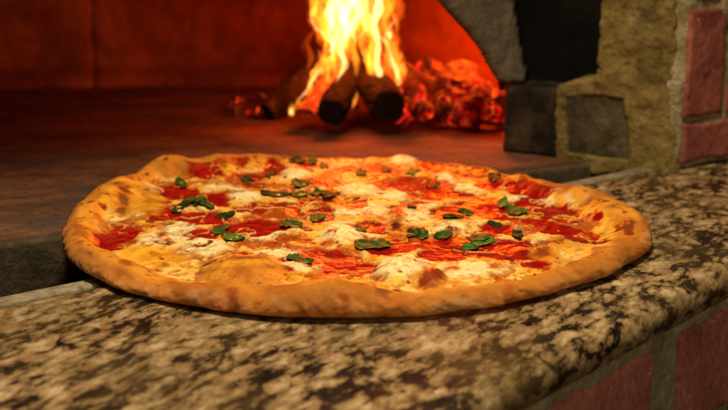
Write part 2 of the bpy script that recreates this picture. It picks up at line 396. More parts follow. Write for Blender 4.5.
for z, s in zip(zz, sc_):
    d = (.006*fbm(S, S*0+z, 6, 5, 3) + .0015*fbm(S, S*0+z, 60, 3, 8))
    d = d-.030*math.exp(-max(z, 0)/.010)
    g = .010*np.exp(-((((S-js+.33) % .66)-.33)/.0035)**2)*(z < .23)     # panel joints
    rr = (1+(d+g)/.5)*s
    V.append(np.stack([cx_+(X-cx_)*rr, cy_+(Y-cy_)*rr, np.full_like(X, z)], -1))
V = np.array(V); nz, ns = V.shape[:2]; ix = np.arange(nz*ns).reshape(nz, ns)
Fs = np.stack([ix[:-1, :-1], ix[1:, :-1], ix[1:, 1:], ix[:-1, 1:]], -1).reshape(-1, 4)
dome = link('dome_wall', mesh('dome_wall', V.reshape(-1, 3), Fs.tolist()), M_wall, oven)
sd_ = dome.modifiers.new('thick', 'SOLIDIFY'); sd_.thickness = .03; sd_.offset = 0
# facade around the mouth (brick), behind plaster corner
fd = np.array([.84, .54, 0]); fd /= np.linalg.norm(fd); fn = np.array([fd[1], -fd[0], 0])
fac = empty('brick_facade', (float(C0[0]), float(C0[1]), 0)); tag(fac, 'red brick front wall with crumbly pale mortar right of the oven mouth', 'wall')
def FW(px, py):
    r = ray(px, py); t = ((C0-np.array([0, 0, H]))@fn)/(r@fn); p = np.array([0, 0, H])+r*t
    return ((p-C0)@fd, p[2])
zj = FW(690, 119)[1]; ub = FW(680, 140)[0]
slab('mortar', [(-.006, 0.002), (1.0, 0.002), (1.0, .9), (-.95, .9), (-.95, .38), (-.5, .46), (-.2, .42), (-.05, .32), (-.006, .2)], C0, fd, Z1, fn, .003, .10, .0035, .0025, .004, M_mortar, fac, 70)
hb = (FW(690, 166)[1]*0+zj)-.004
rows = [(ub, ub+.13, .006, zj-.003)]
z = zj+.004; k = 0
hb0 = hb; hb = .088
while z < .34:
    rows.append((ub-.003+.002*(k % 2), ub+.042, z, z+hb)); rows.append((ub+.05, ub+.095, z, z+hb)); z += hb+.008; k += 1
bricks(fac, C0, fd, fn, rows, .006, .0015, 50)

# ------------------------------------------------------------------ fire
FD = 1.15
def tube(name, pts, rad, m, parent, n=12, ring=14, wob=.15, flat=1.0, seed=0):
    P = catmull(np.array(pts), n); R = np.interp(np.linspace(0, 1, len(P)), np.linspace(0, 1, len(rad)), rad)
    V = []; k = len(P)
    for i in range(k):
        T = P[min(i+1, k-1)]-P[max(i-1, 0)]; T /= np.linalg.norm(T)+1e-9
        a = np.cross(T, (0, 1, 0)); a /= np.linalg.norm(a)+1e-9; b = np.cross(T, a)
        for j in range(ring):
            th = 2*math.pi*j/ring; rr = R[i]*(1+wob*float(fbm(np.array([math.cos(th)*1.2+i*.18]), np.array([math.sin(th)*1.2+seed*3.1]), 1.3, 3, seed)[0]))
            V.append(P[i]+a*math.cos(th)*rr+b*math.sin(th)*rr*flat)
    V += [P[0], P[-1]]
    Fs = [[i*ring+j, i*ring+(j+1) % ring, (i+1)*ring+(j+1) % ring, (i+1)*ring+j] for i in range(k-1) for j in range(ring)]
    Fs += [[(j+1) % ring, j, k*ring] for j in range(ring)]+[[(k-1)*ring+j, (k-1)*ring+(j+1) % ring, k*ring+1] for j in range(ring)]
    return link(name, mesh(name, V, Fs), m, parent)
fbase = G(350, 118)
fire = empty('fire', tuple(fbase)); tag(fire, 'bright yellow and orange flames rising over the logs in the oven', 'fire')
PXM = 1.17/F
flames = [ # (layer, pts(px,py), radii px)
 ('o', [(322, 92), (333, 76), (345, 52), (338, 28), (345, -8), (352, -50)], [2, 7, 13, 20, 24, 10]),
 ('o', [(392, 96), (384, 80), (380, 58), (372, 28), (382, -10), (375, -60)], [3, 10, 12, 17, 20, 6]),
 ('o', [(320, 95), (322, 72), (335, 50), (322, 22), (316, -6), (322, -40)], [3, 8, 12, 13, 12, 4]),
 ('o', [(396, 92), (399, 74), (392, 50), (396, 25), (398, 5), (392, -25)], [3, 8, 8, 6, 7, 2]),
 ('y', [(291, 116), (293, 108), (301, 98), (308, 91), (314, 76), (322, 66), (331, 50), (325, 30), (318, 12), (318, -15)], [3.2, 3.6, 2.2, 3.2, 4.5, 6, 8, 7, 8, 3]),
 ('y', [(347, 84), (338, 66), (345, 44), (338, 20), (330, -5), (333, -40)], [3, 6, 8, 10, 9, 3]),
 ('y', [(352, 108), (350, 90), (356, 68), (351, 45), (357, 20), (352, -12), (356, -50)], [2, 3, 4, 6, 10, 11, 3]),
 ('y', [(385, 92), (377, 78), (372, 60), (375, 38), (368, 15), (373, -15), (368, -50)], [4, 8, 8, 7, 9, 10, 3]),
 ('y', [(398, 84), (401, 72), (394, 58), (388, 40), (386, 18), (390, -8), (386, -35)], [3, 5, 6, 5, 6, 7, 2]),
 ('y', [(372, 76), (368, 60), (362, 44), (366, 25), (362, 5), (364, -20)], [2, 5, 4, 5, 7, 3]),
 ('y', [(353, 106), (354, 100), (357, 92), (352, 80)], [2.5, 3, 1.5, .5]),
 ('y', [(330, 82), (326, 70), (333, 58), (340, 46)], [2, 5, 5, 3]),
 ('w', [(330, 52), (336, 34), (330, 14), (337, -10)], [2, 5, 6, 4]),
 ('w', [(346, 40), (343, 22), (350, 2), (344, -18)], [2, 5, 6, 4]),
 ('w', [(291, 114), (291, 109)], [2.6, 2.2]),
 ('w', [(300, 99), (308, 88), (314, 78), (322, 68)], [1, 1.8, 2.2, 1]),
 ('w', [(338, 80), (345, 64), (341, 48), (347, 28), (339, 8), (344, -20)], [1, 3.2, 3.6, 5.5, 6, 2]),
 ('y', [(318, 84), (312, 74), (322, 62), (318, 50)], [1, 3, 3.5, 1]),
 ('y', [(404, 66), (402, 56), (396, 48), (398, 36)], [1, 3, 3, 1]),
 ('o', [(306, 74), (311, 58), (305, 44), (314, 30)], [1, 4, 4, 1]),
 ('w', [(331, 60), (333, 48), (328, 34), (333, 18), (328, 2)], [1, 2.8, 3, 3.6, 2]),
 ('w', [(384, 88), (380, 75), (376, 60), (379, 44), (374, 26), (378, 6), (374, -18)], [2, 4, 3.5, 3.2, 4, 5, 2]),
 ('w', [(397, 80), (397, 70), (391, 58), (388, 44)], [1.5, 2.8, 2.4, .8]),
 ('w', [(356, 42), (353, 28), (358, 12), (354, -8), (358, -28)], [1, 4, 5, 6, 2]),
 ('w', [(391, 38), (389, 32)], [2.4, 2.2]),
 ('w', [(366, 30), (364, 14), (368, -4)], [1.5, 3, 2]),
]
for i, (ly, pts, rad) in enumerate(flames):
    P = []; dy = {'o': 0.0, 'y': -.004, 'w': -.006}[ly]+rng.uniform(-.012, .012)
    for q, (x, y) in enumerate(pts): P.append(AT(x+rng.uniform(-1, 1), y, FD+dy+.006*math.sin(q*1.7+i)))
    tube('flame', P, [r*PXM*{'o': .95, 'y': .95, 'w': .85}[ly] for r in rad], {'o': M_fl_o, 'y': M_fl_y, 'w': M_fl_w}[ly], fire, wob=.55 if ly != 'w' else .35, seed=i)
random.seed(4)
for i in range(40):   # thin licking ribbons
    x = random.choice([random.uniform(320, 350), random.uniform(368, 398), random.uniform(345, 375)]); y0 = random.uniform(20, 95); P = []
    if 345 < x < 366 and y0 > 50: y0 -= 45
    ln = random.uniform(18, 50); ph = random.uniform(0, 6); am = random.uniform(2, 6); lean = random.uniform(-14, 14)
    for q in range(6): P.append(AT(x+lean*q/5+am*math.sin(ph+q*1.2), y0-ln*q/5, FD+random.uniform(-.002, .002)+(-.02+.04*(i/46))))
    r = random.uniform(.9, 2.4)
    tube('flame', P, [.3*PXM, r*PXM, r*.8*PXM, .2*PXM], random.choice([M_fl_y, M_fl_y, M_fl_w]), fire, ring=8, wob=.5, seed=i+40)
def fire_lamp(px, py, y, e, c, s):
    d = bpy.data.lights.new('fire_light', 'POINT'); o = bpy.data.objects.new('fire_light', d); COL.objects.link(o)
    d.energy = e; d.color = c; d.shadow_soft_size = s; p = AT(px, py, y); o.location = p
    o.parent = fire; o.matrix_parent_inverse = Matrix.Translation(fire.location).inverted()
fire_lamp(352, 35, FD, 1.75, (1, .095, .005), .035)
fire_lamp(468, 52, 1.235, 3.5, (1, .085, .004), .03)

# logs
def log(name, p0, p1, r0, r1, label, m=M_log, mend=M_logend, seed=0, group=None, ell=1.0):
    p0, p1 = np.array(p0), np.array(p1); root = empty(name, tuple(p0)); tag(root, label, 'log', group)
    n = 26; ring = 40; T = (p1-p0)/np.linalg.norm(p1-p0); a = np.cross(T, (0, 0, 1.)); a /= np.linalg.norm(a); b = np.cross(a, T); V = []
    th = np.linspace(0, 2*math.pi, ring, endpoint=False)
    for i in range(n):
        t = i/(n-1); r = r0+(r1-r0)*t
        rr = r*(1+.10*fbm(np.cos(th)*1.3+seed, np.sin(th)*1.3+t*1.5, 1.2, 3, seed)+.06*fbm(th*2.5, th*0+t*3, 1.0, 3, seed+3)+.05*fbm(np.cos(th)*5, np.sin(th)*5+t*2, 1.5, 3, seed+9)-.10*(np.abs(fbm(np.cos(th)*4+t*2, np.sin(th)*4-t*6, 1.2, 2, seed+6)) < .07))
        if i in (0, n-1): rr = rr*.93
        V += list(p0+(p1-p0)*t+np.outer(np.cos(th)*rr, a)+np.outer(np.sin(th)*rr*ell, b))
    Fs = [[i*ring+j, (i+1)*ring+j, (i+1)*ring+(j+1) % ring, i*ring+(j+1) % ring] for i in range(n-1) for j in range(ring)]
    link('bark', mesh('bark', V, Fs), m, root)
    for e, (ci, sg) in enumerate(((0, -1), (n-1, 1))):
        R0 = np.array(V[ci*ring:(ci+1)*ring]); c = R0.mean(0); VV = []
        for q in range(7):
            s = 1-q/6.5; VV += list(c+(R0-c)*s+T*sg*(.0012*fbm(np.cos(th)*s*3, np.sin(th)*s*3, 1.5, 3, seed+e)[:, None]+.0015*(1-s)))
        FF = [[i*ring+j, i*ring+(j+1) % ring, (i+1)*ring+(j+1) % ring, (i+1)*ring+j] for i in range(6) for j in range(ring)]+[[6*ring+j for j in range(ring)]]
        link('cut_end', mesh('cut_end', VV, FF), mend, root)
    return root
g1 = G(333, 124)
log('log', AT(331, 113, 1.105), AT(356, 70, 1.19), .0150, .013, 'short charred log leaning left of centre beneath the flames', seed=2)
log('log', AT(389, 108, 1.10), AT(360, 66, 1.21), .0180, .016, 'thick charred log right of centre showing its round dark end', seed=5)
log('log', AT(268, 113, 1.20), AT(325, 66, 1.25), .012, .0185, 'large ashy grey brown log leaning behind the flames at left', M_logash, M_logend, seed=8)
log('log', AT(442, 98, 1.20), AT(398, 72, 1.19), .012, .013, 'red glowing split log lying between flames and coal heap', M_slab, M_slab, seed=12)
s = log('burning_plank', AT(305, 112, 1.125), AT(330, 78, 1.17), .011, .010, 'flat orange glowing piece of wood left of the dark front log', M_slab, M_slab, seed=14, ell=.45)

# coals
def coal_mesh(seed, n=3):
    import bmesh
    bm = bmesh.new(); bmesh.ops.create_icosphere(bm, subdivisions=3, radius=1.08)
    r = np.random.RandomState(seed); pl = r.normal(size=(7, 3)); pl /= np.linalg.norm(pl, axis=1)[:, None]; dd = r.uniform(.55, .85, 7)
    for v in bm.verts:
        c = np.array(v.co)
        for p_, d_ in zip(pl, dd):
            k = c@p_-d_
            if k > 0: c = c-p_*k*1.0
        c *= 1+.12*float(fbm(np.array([c[0]*1.5+c[2]]), np.array([c[1]*1.5-c[2]]), 1.4, 3, seed)[0])
        v.co = c
    me = bpy.data.meshes.new('coal'); bm.to_mesh(me); bm.free(); return me
cms = []
for i in range(8):
    me = coal_mesh(i+1); me.materials.append(M_coal); me.polygons.foreach_set('use_smooth', [True]*len(me.polygons)); cms.append(me)
cme = []
for i in range(3):
    me = coal_mesh(i+20); me.materials.append(M_ember); me.polygons.foreach_set('use_smooth', [True]*len(me.polygons)); cme.append(me)
def coal(p, s, mes, label, group):
    o = bpy.data.objects.new('coal', random.choice(mes)); COL.objects.link(o); o.location = p
    o.scale = [s*random.uniform(.8, 1.25) for _ in range(3)]; o.rotation_euler = [random.uniform(0, 6.28) for _ in range(3)]
    tag(o, label, 'coal', group)
c0 = G(450, 116)
for i in range(84):
    while True:
        x = random.uniform(396, 497); yd = random.uniform(1.135, 1.25)
        top = 60+(abs(x-438)/62)**2*42
        u = (yd-1.135)/.115
        py = 117-u*(117-top)*random.uniform(.75, 1.0)
        p = AT(x, py, yd)
        if p[2] > .004: break
    s = random.uniform(.0065, .0135)
    coal(p, s, cms, 'glowing red coal in the heap right of the flames', 'glowing coals heaped right of the flames')
# hidden filling under the heap is coal as well
for i in range(16):
    p = G(random.uniform(222, 272), random.uniform(101, 119)); s = random.uniform(.003, .0065)
    coal((p[0], p[1], s*.6), s, cme if random.random() < .7 else cms, 'small dull red ember scattered on the oven floor left of the logs', 'embers scattered left of the logs')
for i in range(14):
    p = G(random.uniform(285, 400), random.uniform(112, 122)); s = random.uniform(.0025, .005)
    coal((p[0], p[1]+.03, s*.6), s, cme, 'tiny dark ember on the floor beneath the front logs', 'embers beneath the front logs')

# ------------------------------------------------------------------ pizza
ZT = .0075   # height of the topping surface used to locate things on it
cen = np.array([-.004, .782])
outl = [(65, 243, .007), (66, 226, .007), (76, 206, .01), (90, 192, .013), (108, 182, .013), (128, 173, .014), (152, 160, .015), (172, 155, .016), (188, 157, .014), (205, 159, .012), (222, 156, .012),
        (260, 152.5, .012), (310, 150, .012), (360, 149, .012), (400, 149, .013), (440, 153, .012), (480, 160, .012), (520, 169, .012), (553, 183, .012), (585, 190, .012), (615, 199, .012), (636, 211, .011), (649, 226, .009), (652, 240, .006),
        (647, 254, .003), (632, 267, .001), (606, 280, .001), (572, 292, .001), (530, 303, .001), (488, 312, .001), (440, 318.5, .001), (390, 322, .001), (335, 323, .001), (280, 321, .001), (225, 316, .001), (175, 307, .001), (130, 296, .001), (100, 285, .001), (78, 270, .003), (68, 257, .005)]
oa, orr = [], []
for x, y, z in outl:
    p = G(x, y, z)[:2]-cen; oa.append(math.atan2(p[1], p[0])); orr.append(math.hypot(*p))
oa = np.array(oa); orr = np.array(orr); o_ = np.argsort(oa); oa, orr = oa[o_], orr[o_]
def Rout(t):
    t = (np.asarray(t)+math.pi) % (2*math.pi)-math.pi
    a3 = np.r_[oa-2*math.pi, oa, oa+2*math.pi]; r3 = np.r_[orr, orr, orr]
    s = 0
    for k, wgt in ((-.045, .2), (0, .6), (.045, .2)): s = s+wgt*np.interp(t+k, a3, r3)
    return s
print('radii', np.round(orr, 3))
def ang_bump(t, px, py, width):   # angular window centred on a pixel of the plane
    p = G(px, py, .008)[:2]-cen; a = math.atan2(p[1], p[0]); d = (t-a+math.pi) % (2*math.pi)-math.pi
    return np.exp(-(d/width)**2)
def rimw(t):
    w_ = .0215+.002*np.sin(3*t+1)+.0015*np.sin(7*t)
    w_ = w_+.006*ang_bump(t, 345, 300, .12)-.004*ang_bump(t, 300, 300, .07)-.004*ang_bump(t, 405, 300, .09)+.005*ang_bump(t, 520, 285, .12)-.003*ang_bump(t, 465, 295, .08)+.012*ang_bump(t, 120, 205, .30)+.004*ang_bump(t, 235, 300, .25)+.006*ang_bump(t, 640, 225, .35)-.011*ang_bump(t, 360, 150, .75)-.007*ang_bump(t, 510, 165, .3)+.004*ang_bump(t, 165, 160, .15)
    return w_
def rimh(t):
    c, s = np.cos(t), np.sin(t)
    return .0158+.0028*ang_bump(t, 345, 300, .12)-.0016*ang_bump(t, 295, 300, .08)-.0018*ang_bump(t, 410, 300, .1)+.0032*fbm(c*2.6, s*2.2, 1.5, 3, 5)+.0025*ang_bump(t, 235, 300, .22)-.004*ang_bump(t, 130, 290, .3)-.0060*ang_bump(t, 360, 150, .9)+.002*ang_bump(t, 165, 160, .14)-.0015*ang_bump(t, 600, 275, .3)-.0035*ang_bump(t, 560, 180, .3)

FS = 1.0
class Feat:
    def __init__(s, x, y, rx, ry, a=0, z=ZT, cap=None):
        s.c = G(x, y, z)[:2]; rx *= FS; ry *= FS; a = math.radians(a); ca, sa = math.cos(a), math.sin(a)   # a>0: falls to the right in the picture
        E1 = (G(x+rx*ca, y+rx*sa, z)[:2]-G(x-rx*ca, y-rx*sa, z)[:2])/2
        E2 = (G(x-ry*sa, y+ry*ca, z)[:2]-G(x+ry*sa, y-ry*ca, z)[:2])/2
        if cap: E1 = E1*min(1, cap[0]/np.linalg.norm(E1)); E2 = E2*min(1, cap[1]/np.linalg.norm(E2))
        s.E = np.stack([E1, E2], 1); s.I = np.linalg.inv(s.E)
    def q(s, u, v):
        du, dv = u-s.c[0], v-s.c[1]; return np.hypot(s.I[0, 0]*du+s.I[0, 1]*dv, s.I[1, 0]*du+s.I[1, 1]*dv)
FS = 1.42
sauce = [Feat(*f) for f in [
 (158, 205, 12, 9, 35), (176, 171, 7, 5), (172, 190, 9, 6), (180, 171, 9, 5), (206, 170, 13, 5), (238, 159, 16, 4, -5), (272, 165, 9, 4, -10), (182, 191, 13, 5), (218, 197, 9, 4, 20),
 (255, 181, 9, 3), (270, 206, 22, 4.5), (242, 207, 9, 3), (288, 153, 7, 3), (252, 173, 14, 3), (297, 154, 12, 3), (348, 154, 13, 3), (305, 161, 9, 2.5), (348, 167, 9, 2), (379, 166, 13, 3, 5),
 (321, 180, 15, 3.5), (318, 200, 17, 4), (355, 201, 9, 5, -15), (286, 208, 18, 6, 10), (322, 212, 11, 5), (383, 182, 9, 3), (430, 161, 12, 4), (422, 184, 26, 6, 5), (436, 191, 13, 4), (492, 182, 11, 3.5),
 (470, 196, 24, 3.2, 14), (486, 207, 24, 5, 10), (448, 211, 9, 4), (422, 200, 8, 2), (508, 182, 5, 2), (116, 236, 22, 7.5, -22), (164, 211, 11, 4, -8), (200, 216, 26, 4), (204, 231, 14, 4), (258, 224, 28, 6, -3),
 (221, 228, 12, 5), (276, 212, 15, 4), (283, 258, 9, 2), (287, 270, 9, 2), (323, 213, 9, 5), (291, 236, 13, 3.5), (376, 225, 13, 4), (382, 246, 15, 5, -5), (400, 240, 9, 4), (331, 259, 30, 8, 8), (354, 266, 17, 4),
 (307, 227, 5, 2), (326, 242, 6, 2), (452, 210, 15, 5), (497, 208, 15, 5), (397, 242, 11, 5), (412, 240, 17, 4, 6), (436, 251, 20, 4.5, 8), (460, 239, 22, 4), (482, 250, 37, 4.5, 5), (502, 247, 17, 8, 15), (497, 226, 13, 4),
 (525, 188, 23, 4.5, 14), (527, 199, 9, 3.5), (553, 210, 20, 5, 12), (537, 219, 13, 3.5, 8), (572, 231, 27, 5, 15), (503, 211, 7, 3), (575, 218, 7, 3), (515, 243, 20, 5, 5), (512, 254, 20, 5, 10), (503, 226, 9, 4), (519, 256, 21, 5, 15), (598, 223, 3.5, 1.5), (238, 252, 9, 2.5)]]
FS = 1.0
dark = [Feat(*f) for f in [ # browned spots
 (124, 199, 9, 5), (122, 206, 5, 2.5), (131, 188, 8, 2), (78, 235, 7, 6), (82, 228, 5, 2), (82, 253, 4, 2), (162, 234, 6, 4), (169, 222, 6, 2), (169, 242, 5, 2), (148, 225, 3, 2), (155, 251, 7, 2.5), (243, 262, 19, 6.5), (222, 253, 4, 2),
 (252, 215, 7, 2.5), (280, 212, 9, 3.5), (397, 207, 8, 4), (397, 218, 7, 4), (431, 273, 14, 7), (453, 266, 6, 2.2), (496, 266, 8, 2.5), (450, 262, 6, 1.5), (470, 276, 6, 1.6), (232, 302, 7, 4), (382, 300, 8, 4.5), (509, 297, 6, 4), (545, 250, 7, 3.5), (536, 249, 5, 3),
 (445, 158, 7, 2.5), (480, 168, 9, 2.5), (458, 176, 6, 2), (435, 171, 5, 2), (405, 148, 6, 2), (262, 186, 7, 1.6), (240, 192, 6, 1.5), (296, 154, 8, 1.5), (320, 205, 7, 2), (291, 237, 10, 2.8), (356, 240, 3, 1.5), (272, 271, 7, 1.6), (287, 247, 7, 1.6),
 (330, 196, 6, 1.5), (613, 222, 8, 2), (437, 150, 5, 1.6), (190, 224, 4, 1.5), (345, 312, 7, 3), (300, 296, 8, 3), (130, 274, 10, 3), (590, 262, 9, 3), (163, 262, 9, 2.5), (422, 150.5, 7, 1.5)]]
brown_w = np.array([1, .9, .7, .75, .6, .6, .8, .8, .8, .5, .6, .8, .6, .7, .8, .9, 1, .85, .7, .8, .6, .6, .75, .75, .45, 1, 1]+[.7]*40)[:len(dark)]
pale = [Feat(*f) for f in [
 (342, 232, 22, 13), (400, 266, 26, 15), (416, 264, 14, 12), (292, 172, 15, 6), (405, 157, 14, 5), (360, 188, 20, 6), (243, 196, 17, 4), (212, 187, 10, 3), (575, 203, 15, 6), (430, 203, 12, 4), (443, 175, 12, 5), (416, 212, 18, 6), (452, 225, 14, 5),
 (180, 228, 20, 9), (165, 238, 26, 8), (200, 245, 30, 8), (280, 252, 26, 6), (470, 268, 42, 8), (300, 266, 30, 6), (150, 188, 16, 4), (555, 195, 16, 4), (500, 236, 10, 2), (350, 210, 16, 4), (372, 208, 14, 6), (268, 233, 22, 4), (230, 187, 15, 4), (470, 186, 20, 3), (545, 200, 10, 3), (440, 276, 18, 5), (395, 193, 12, 4), (515, 196, 16, 3)]]
lift = [ # height bumps (feature, metres)
 ((342, 232, 22, 12, 0, .010), .0038), ((402, 266, 28, 15, 0, .010), .0048), ((432, 272, 15, 10, 0, .012), .0060), ((397, 213, 10, 7), .0038), ((292, 171, 14, 6), .0022), ((405, 156, 15, 6), .0025), ((243, 268, 48, 24, 0, .010), .0062), ((132, 202, 36, 20), .0055), ((164, 166, 26, 12), .0055),
 ((280, 211, 16, 6), .0035), ((543, 252, 22, 10), .0030), ((520, 249, 12, 6), .002), ((300, 268, 24, 10), .002), ((360, 287, 34, 10), .0035), ((444, 290, 22, 8), .0025), ((600, 218, 22, 12), .004), ((575, 202, 16, 7), .003), ((164, 236, 9, 5), .002), ((320, 204, 20, 6), .002), ((100, 215, 20, 10), .002),
 ((236, 192, 24, 5), .0015), ((450, 222, 20, 6), .0015), ((480, 170, 24, 5), .002), ((520, 180, 20, 4), .0015), ((215, 163, 22, 5), .002)]
lift = [(Feat(*f), h) for f, h in lift]
def field_q(fs, u, v, w_=None, cap=2.0):
    out = np.full(np.shape(u), cap)
    for f in fs:
        m_ = (np.abs(u-f.c[0]) < .09) & (np.abs(v-f.c[1]) < .12)
        if m_.any():
            q = f.q(u[m_], v[m_]); out[m_] = np.minimum(out[m_], q)
    return out
def masks(u, v):
    wu = .0035*fbm(u, v, 55, 4, 91); wv = .0045*fbm(u, v, 50, 4, 47)
    qs = field_q(sauce, u+wu, v+wv); S_ = sstep(1.14, .86, qs+.30*fbm(u, v, 150, 5, 12, .62))
    # loose streaks and specks of sauce between the traced patches
    st = fbm(u, v*.75, 62, 5, 201); S2 = sstep(.06, .30, st+.25*fbm(u, v, 200, 3, 77)+.45*(v-.80))*.9
    qp = field_q(pale, u+wu, v+wv); P_ = sstep(1.25, .6, qp+.15*fbm(u, v, 120, 3, 5))
    S_ = np.maximum(S_, S2*(1-P_)*.9)
    thr = np.abs(fbm(u, v*.8, 62, 4, 611)); S_ = S_*(1-.8*sstep(.085, .025, thr)*sstep(-.15, .25, fbm(u, v, 34, 3, 612)))
    return S_, P_, qs
def inner_h(u, v, S_, P_, t=None):
    h = .0060+(1-.65*S_)*(.0006*np.abs(fbm(u, v, 100, 3, 69))+.0004*fbm(u, v, 140, 3, 62)+.00015*fbm(u, v, 420, 2, 63))+.0011*fbm(u, v, 45, 4, 61)
    h = h-.0011*S_+.0006*P_
    return h
def lifts(u, v):
    s = np.zeros(np.shape(u))
    for f, h in lift:
        q = f.q(u+.002*fbm(u, v, 60, 2, 7), v+.003*fbm(u, v, 60, 2, 8)); s = s+h*np.clip(1-(q/1.12)**2, 0, 1)**1.5
    return s
def height(u, v):
    r = np.hypot(u-cen[0], v-cen[1]); t = np.arctan2(v-cen[1], u-cen[0]); S_, P_, _ = masks(u, v)
    s = Rout(t)-r; W_ = rimw(t)*(1+.34*fbm(u, v, 26, 4, 77)); a = .45*W_
    hi = inner_h(u, v, S_, P_); hr = rimh(t)
    k = sstep(W_*1.25, a, s)
    return hi*(1-k)+(hr+.0011*fbm(u, v, 38, 4, 88)+.0005*fbm(u, v, 110, 3, 89))*k+lifts(u, v), S_, P_, s, W_, k

NT, NR, NS = 2300, 310, 44
tt = np.linspace(-math.pi, math.pi, NT, endpoint=False)
Ro = Rout(tt); Wd = rimw(tt); hr_ = rimh(tt)
aW = .45*.0215
VV = []
# outer shell: from the underside, round the side, to the crest
phis = np.linspace(-math.pi/2, math.pi/2, NS)
cs, sn = np.cos(tt), np.sin(tt)
def pt(r): return cen[0]+r*cs, cen[1]+r*sn
rows_xyz = []; info = []
u0_, v0_ = pt(Ro-aW); hc, S0, P0, s0, W0, k0 = height(u0_, v0_)
for ph in phis:
    lump = .0015*fbm(cs*Ro, sn*Ro+ph*.010, 30, 4, 15)+.0007*fbm(cs*Ro+ph*.01, sn*Ro, 75, 3, 19)+.0006*fbm(cs*Ro, sn*Ro+ph*.011, 150, 3, 16)
    s = aW*(1-np.cos(ph)); zc = .40*hc
    z = zc+(hc-zc)*np.sin(ph)+.0007*math.cos(ph)*math.sin(2*ph)*fbm(cs*Ro, sn*Ro, 60, 3, 23) if ph > 0 else zc*(1+np.sin(ph)*1.0)
    r = Ro-s+lump*math.cos(ph)
    # flattened heel where the dough rests
    if ph < 0: r = r-.0035*(math.sin(-ph))**2
    x, y = pt(r); rows_xyz.append(np.stack([x, y, z+.0006*0], -1)); info.append((s, ph))
f = np.linspace(0, 1, NR+1)[1:]
for i, ff in enumerate(f):
    r = (Ro-aW)*(1-ff**1.0); r = np.maximum(r, .0006)
    x, y = pt(r); rows_xyz.append(np.stack([x, y, np.zeros(NT)], -1))
XYZ = np.array(rows_xyz)
hI, S_, P_, sI, WI, kI = height(XYZ[NS:, :, 0], XYZ[NS:, :, 1]); XYZ[NS:, :, 2] = hI
# blend crest continuity
NRW = XYZ.shape[0]; U, Vv = XYZ[..., 0], XYZ[..., 1]
# ---- colours (surface colour only)
Sm = np.zeros((NRW, NT)); Pm = np.zeros((NRW, NT)); km = np.ones((NRW, NT)); sm = np.zeros((NRW, NT)); phm = np.full((NRW, NT), math.pi/2)
Sm[NS:], Pm[NS:], km[NS:], sm[NS:] = S_, P_, kI, sI
for i, (s, ph) in enumerate(info): sm[i] = s; phm[i] = ph
Zc = XYZ[..., 2]
def C(*c): return np.array(c, float)
def mixn(a, b, k): return a*(1-k[..., None])+b*k[..., None]
n1 = fbm(U, Vv, 26, 4, 301); n2 = fbm(U, Vv, 75, 4, 302); n3 = fbm(U+Zc*.7, Vv+Zc*.5, 210, 3, 303); n4 = fbm(U+Zc, Vv-Zc, 40, 4, 304)
# cheese
cheese = mixn(C(.86, .52, .05)[None, None], C(.88, .80, .42)[None, None], np.clip(.62+.6*n2+.9*(Pm-.3), 0, 1))
cheese = mixn(cheese, C(.82, .30, .022)[None, None], np.clip(sstep(.0, .7, n1+.4*n2)*(1-Pm)*.8, 0, 1))
qs_all = field_q(sauce, U[NS:], Vv[NS:]); halo = np.zeros_like(Sm); halo[NS:] = sstep(1.8, 1.0, qs_all+.5*n2[NS:])
cheese = mixn(cheese, C(.80, .22, .012)[None, None], np.clip(halo*.36*(1-.75*Pm), 0, 1))
fleck = sstep(.25, .75, fbm(U, Vv, 150, 3, 305)+.25*n1)*(1-.55*Pm)
baked = sstep(.12, .7, fbm(U, Vv, 60, 4, 321)-.15*n1)*(1-.8*Pm)
cheese = mixn(cheese, C(.60, .17, .014)[None, None], baked*.6)
spk = sstep(.30, .60, fbm(U, Vv*.8, 230, 3, 333)+.45*n1+.2*n2)*(1-.45*Pm)
cheese = mixn(cheese, C(.34, .065, .008)[None, None], spk*.85)
cheese = mixn(cheese, C(.42, .09, .010)[None, None], np.clip(fleck*.75+.5*sstep(.55, .95, baked), 0, 1))
sc1 = mixn(C(.26, .0040, .0012)[None, None], C(.42, .0085, .0022)[None, None], np.clip(.5+1.1*n3, 0, 1))
sc1 = mixn(sc1, C(.40, .024, .003)[None, None], sstep(.1, .9, n2-.4*n1)*.45)
sc1 = mixn(sc1, C(.13, .010, .003)[None, None], sstep(.15, .75, n2)*.6)
top = mixn(cheese, sc1, np.clip(Sm, 0, 1))
# dough
gold = mixn(C(.50, .145, .016)[None, None], C(.72, .28, .028)[None, None], np.clip(.5+.9*n4, 0, 1))
gold = mixn(gold, C(.38, .10, .014)[None, None], sstep(.1, .9, n1*.7+n2*.5)*.5)
dusty = mixn(C(.48, .18, .050)[None, None], C(.64, .30, .11)[None, None], np.clip(.5+n3, 0, 1))
side = np.clip(sstep(1.15, -.35, phm)*(.75+.5*n4), 0, 1)
dough = mixn(gold, dusty, side*(phm < 1.56)*.85)
flour = .7*sstep(.15, .9, fbm(U+Zc*2, Vv+Zc, 95, 4, 309))*(phm < 1.2)*.5
dough = mixn(dough, C(.70, .46, .27)[None, None], flour)
dough = mixn(dough, C(.28, .08, .014)[None, None], sstep(.05, .8, fbm(U+Zc, Vv+Zc, 48, 4, 311))*.5)
rb = np.random.RandomState(5); BL = np.zeros_like(Sm); AT_ = np.broadcast_to(tt, Sm.shape)
S_arc = sm+np.where(phm < 1.57, (phm-1.57)*.008, 0)      # distance along the dough from the crest
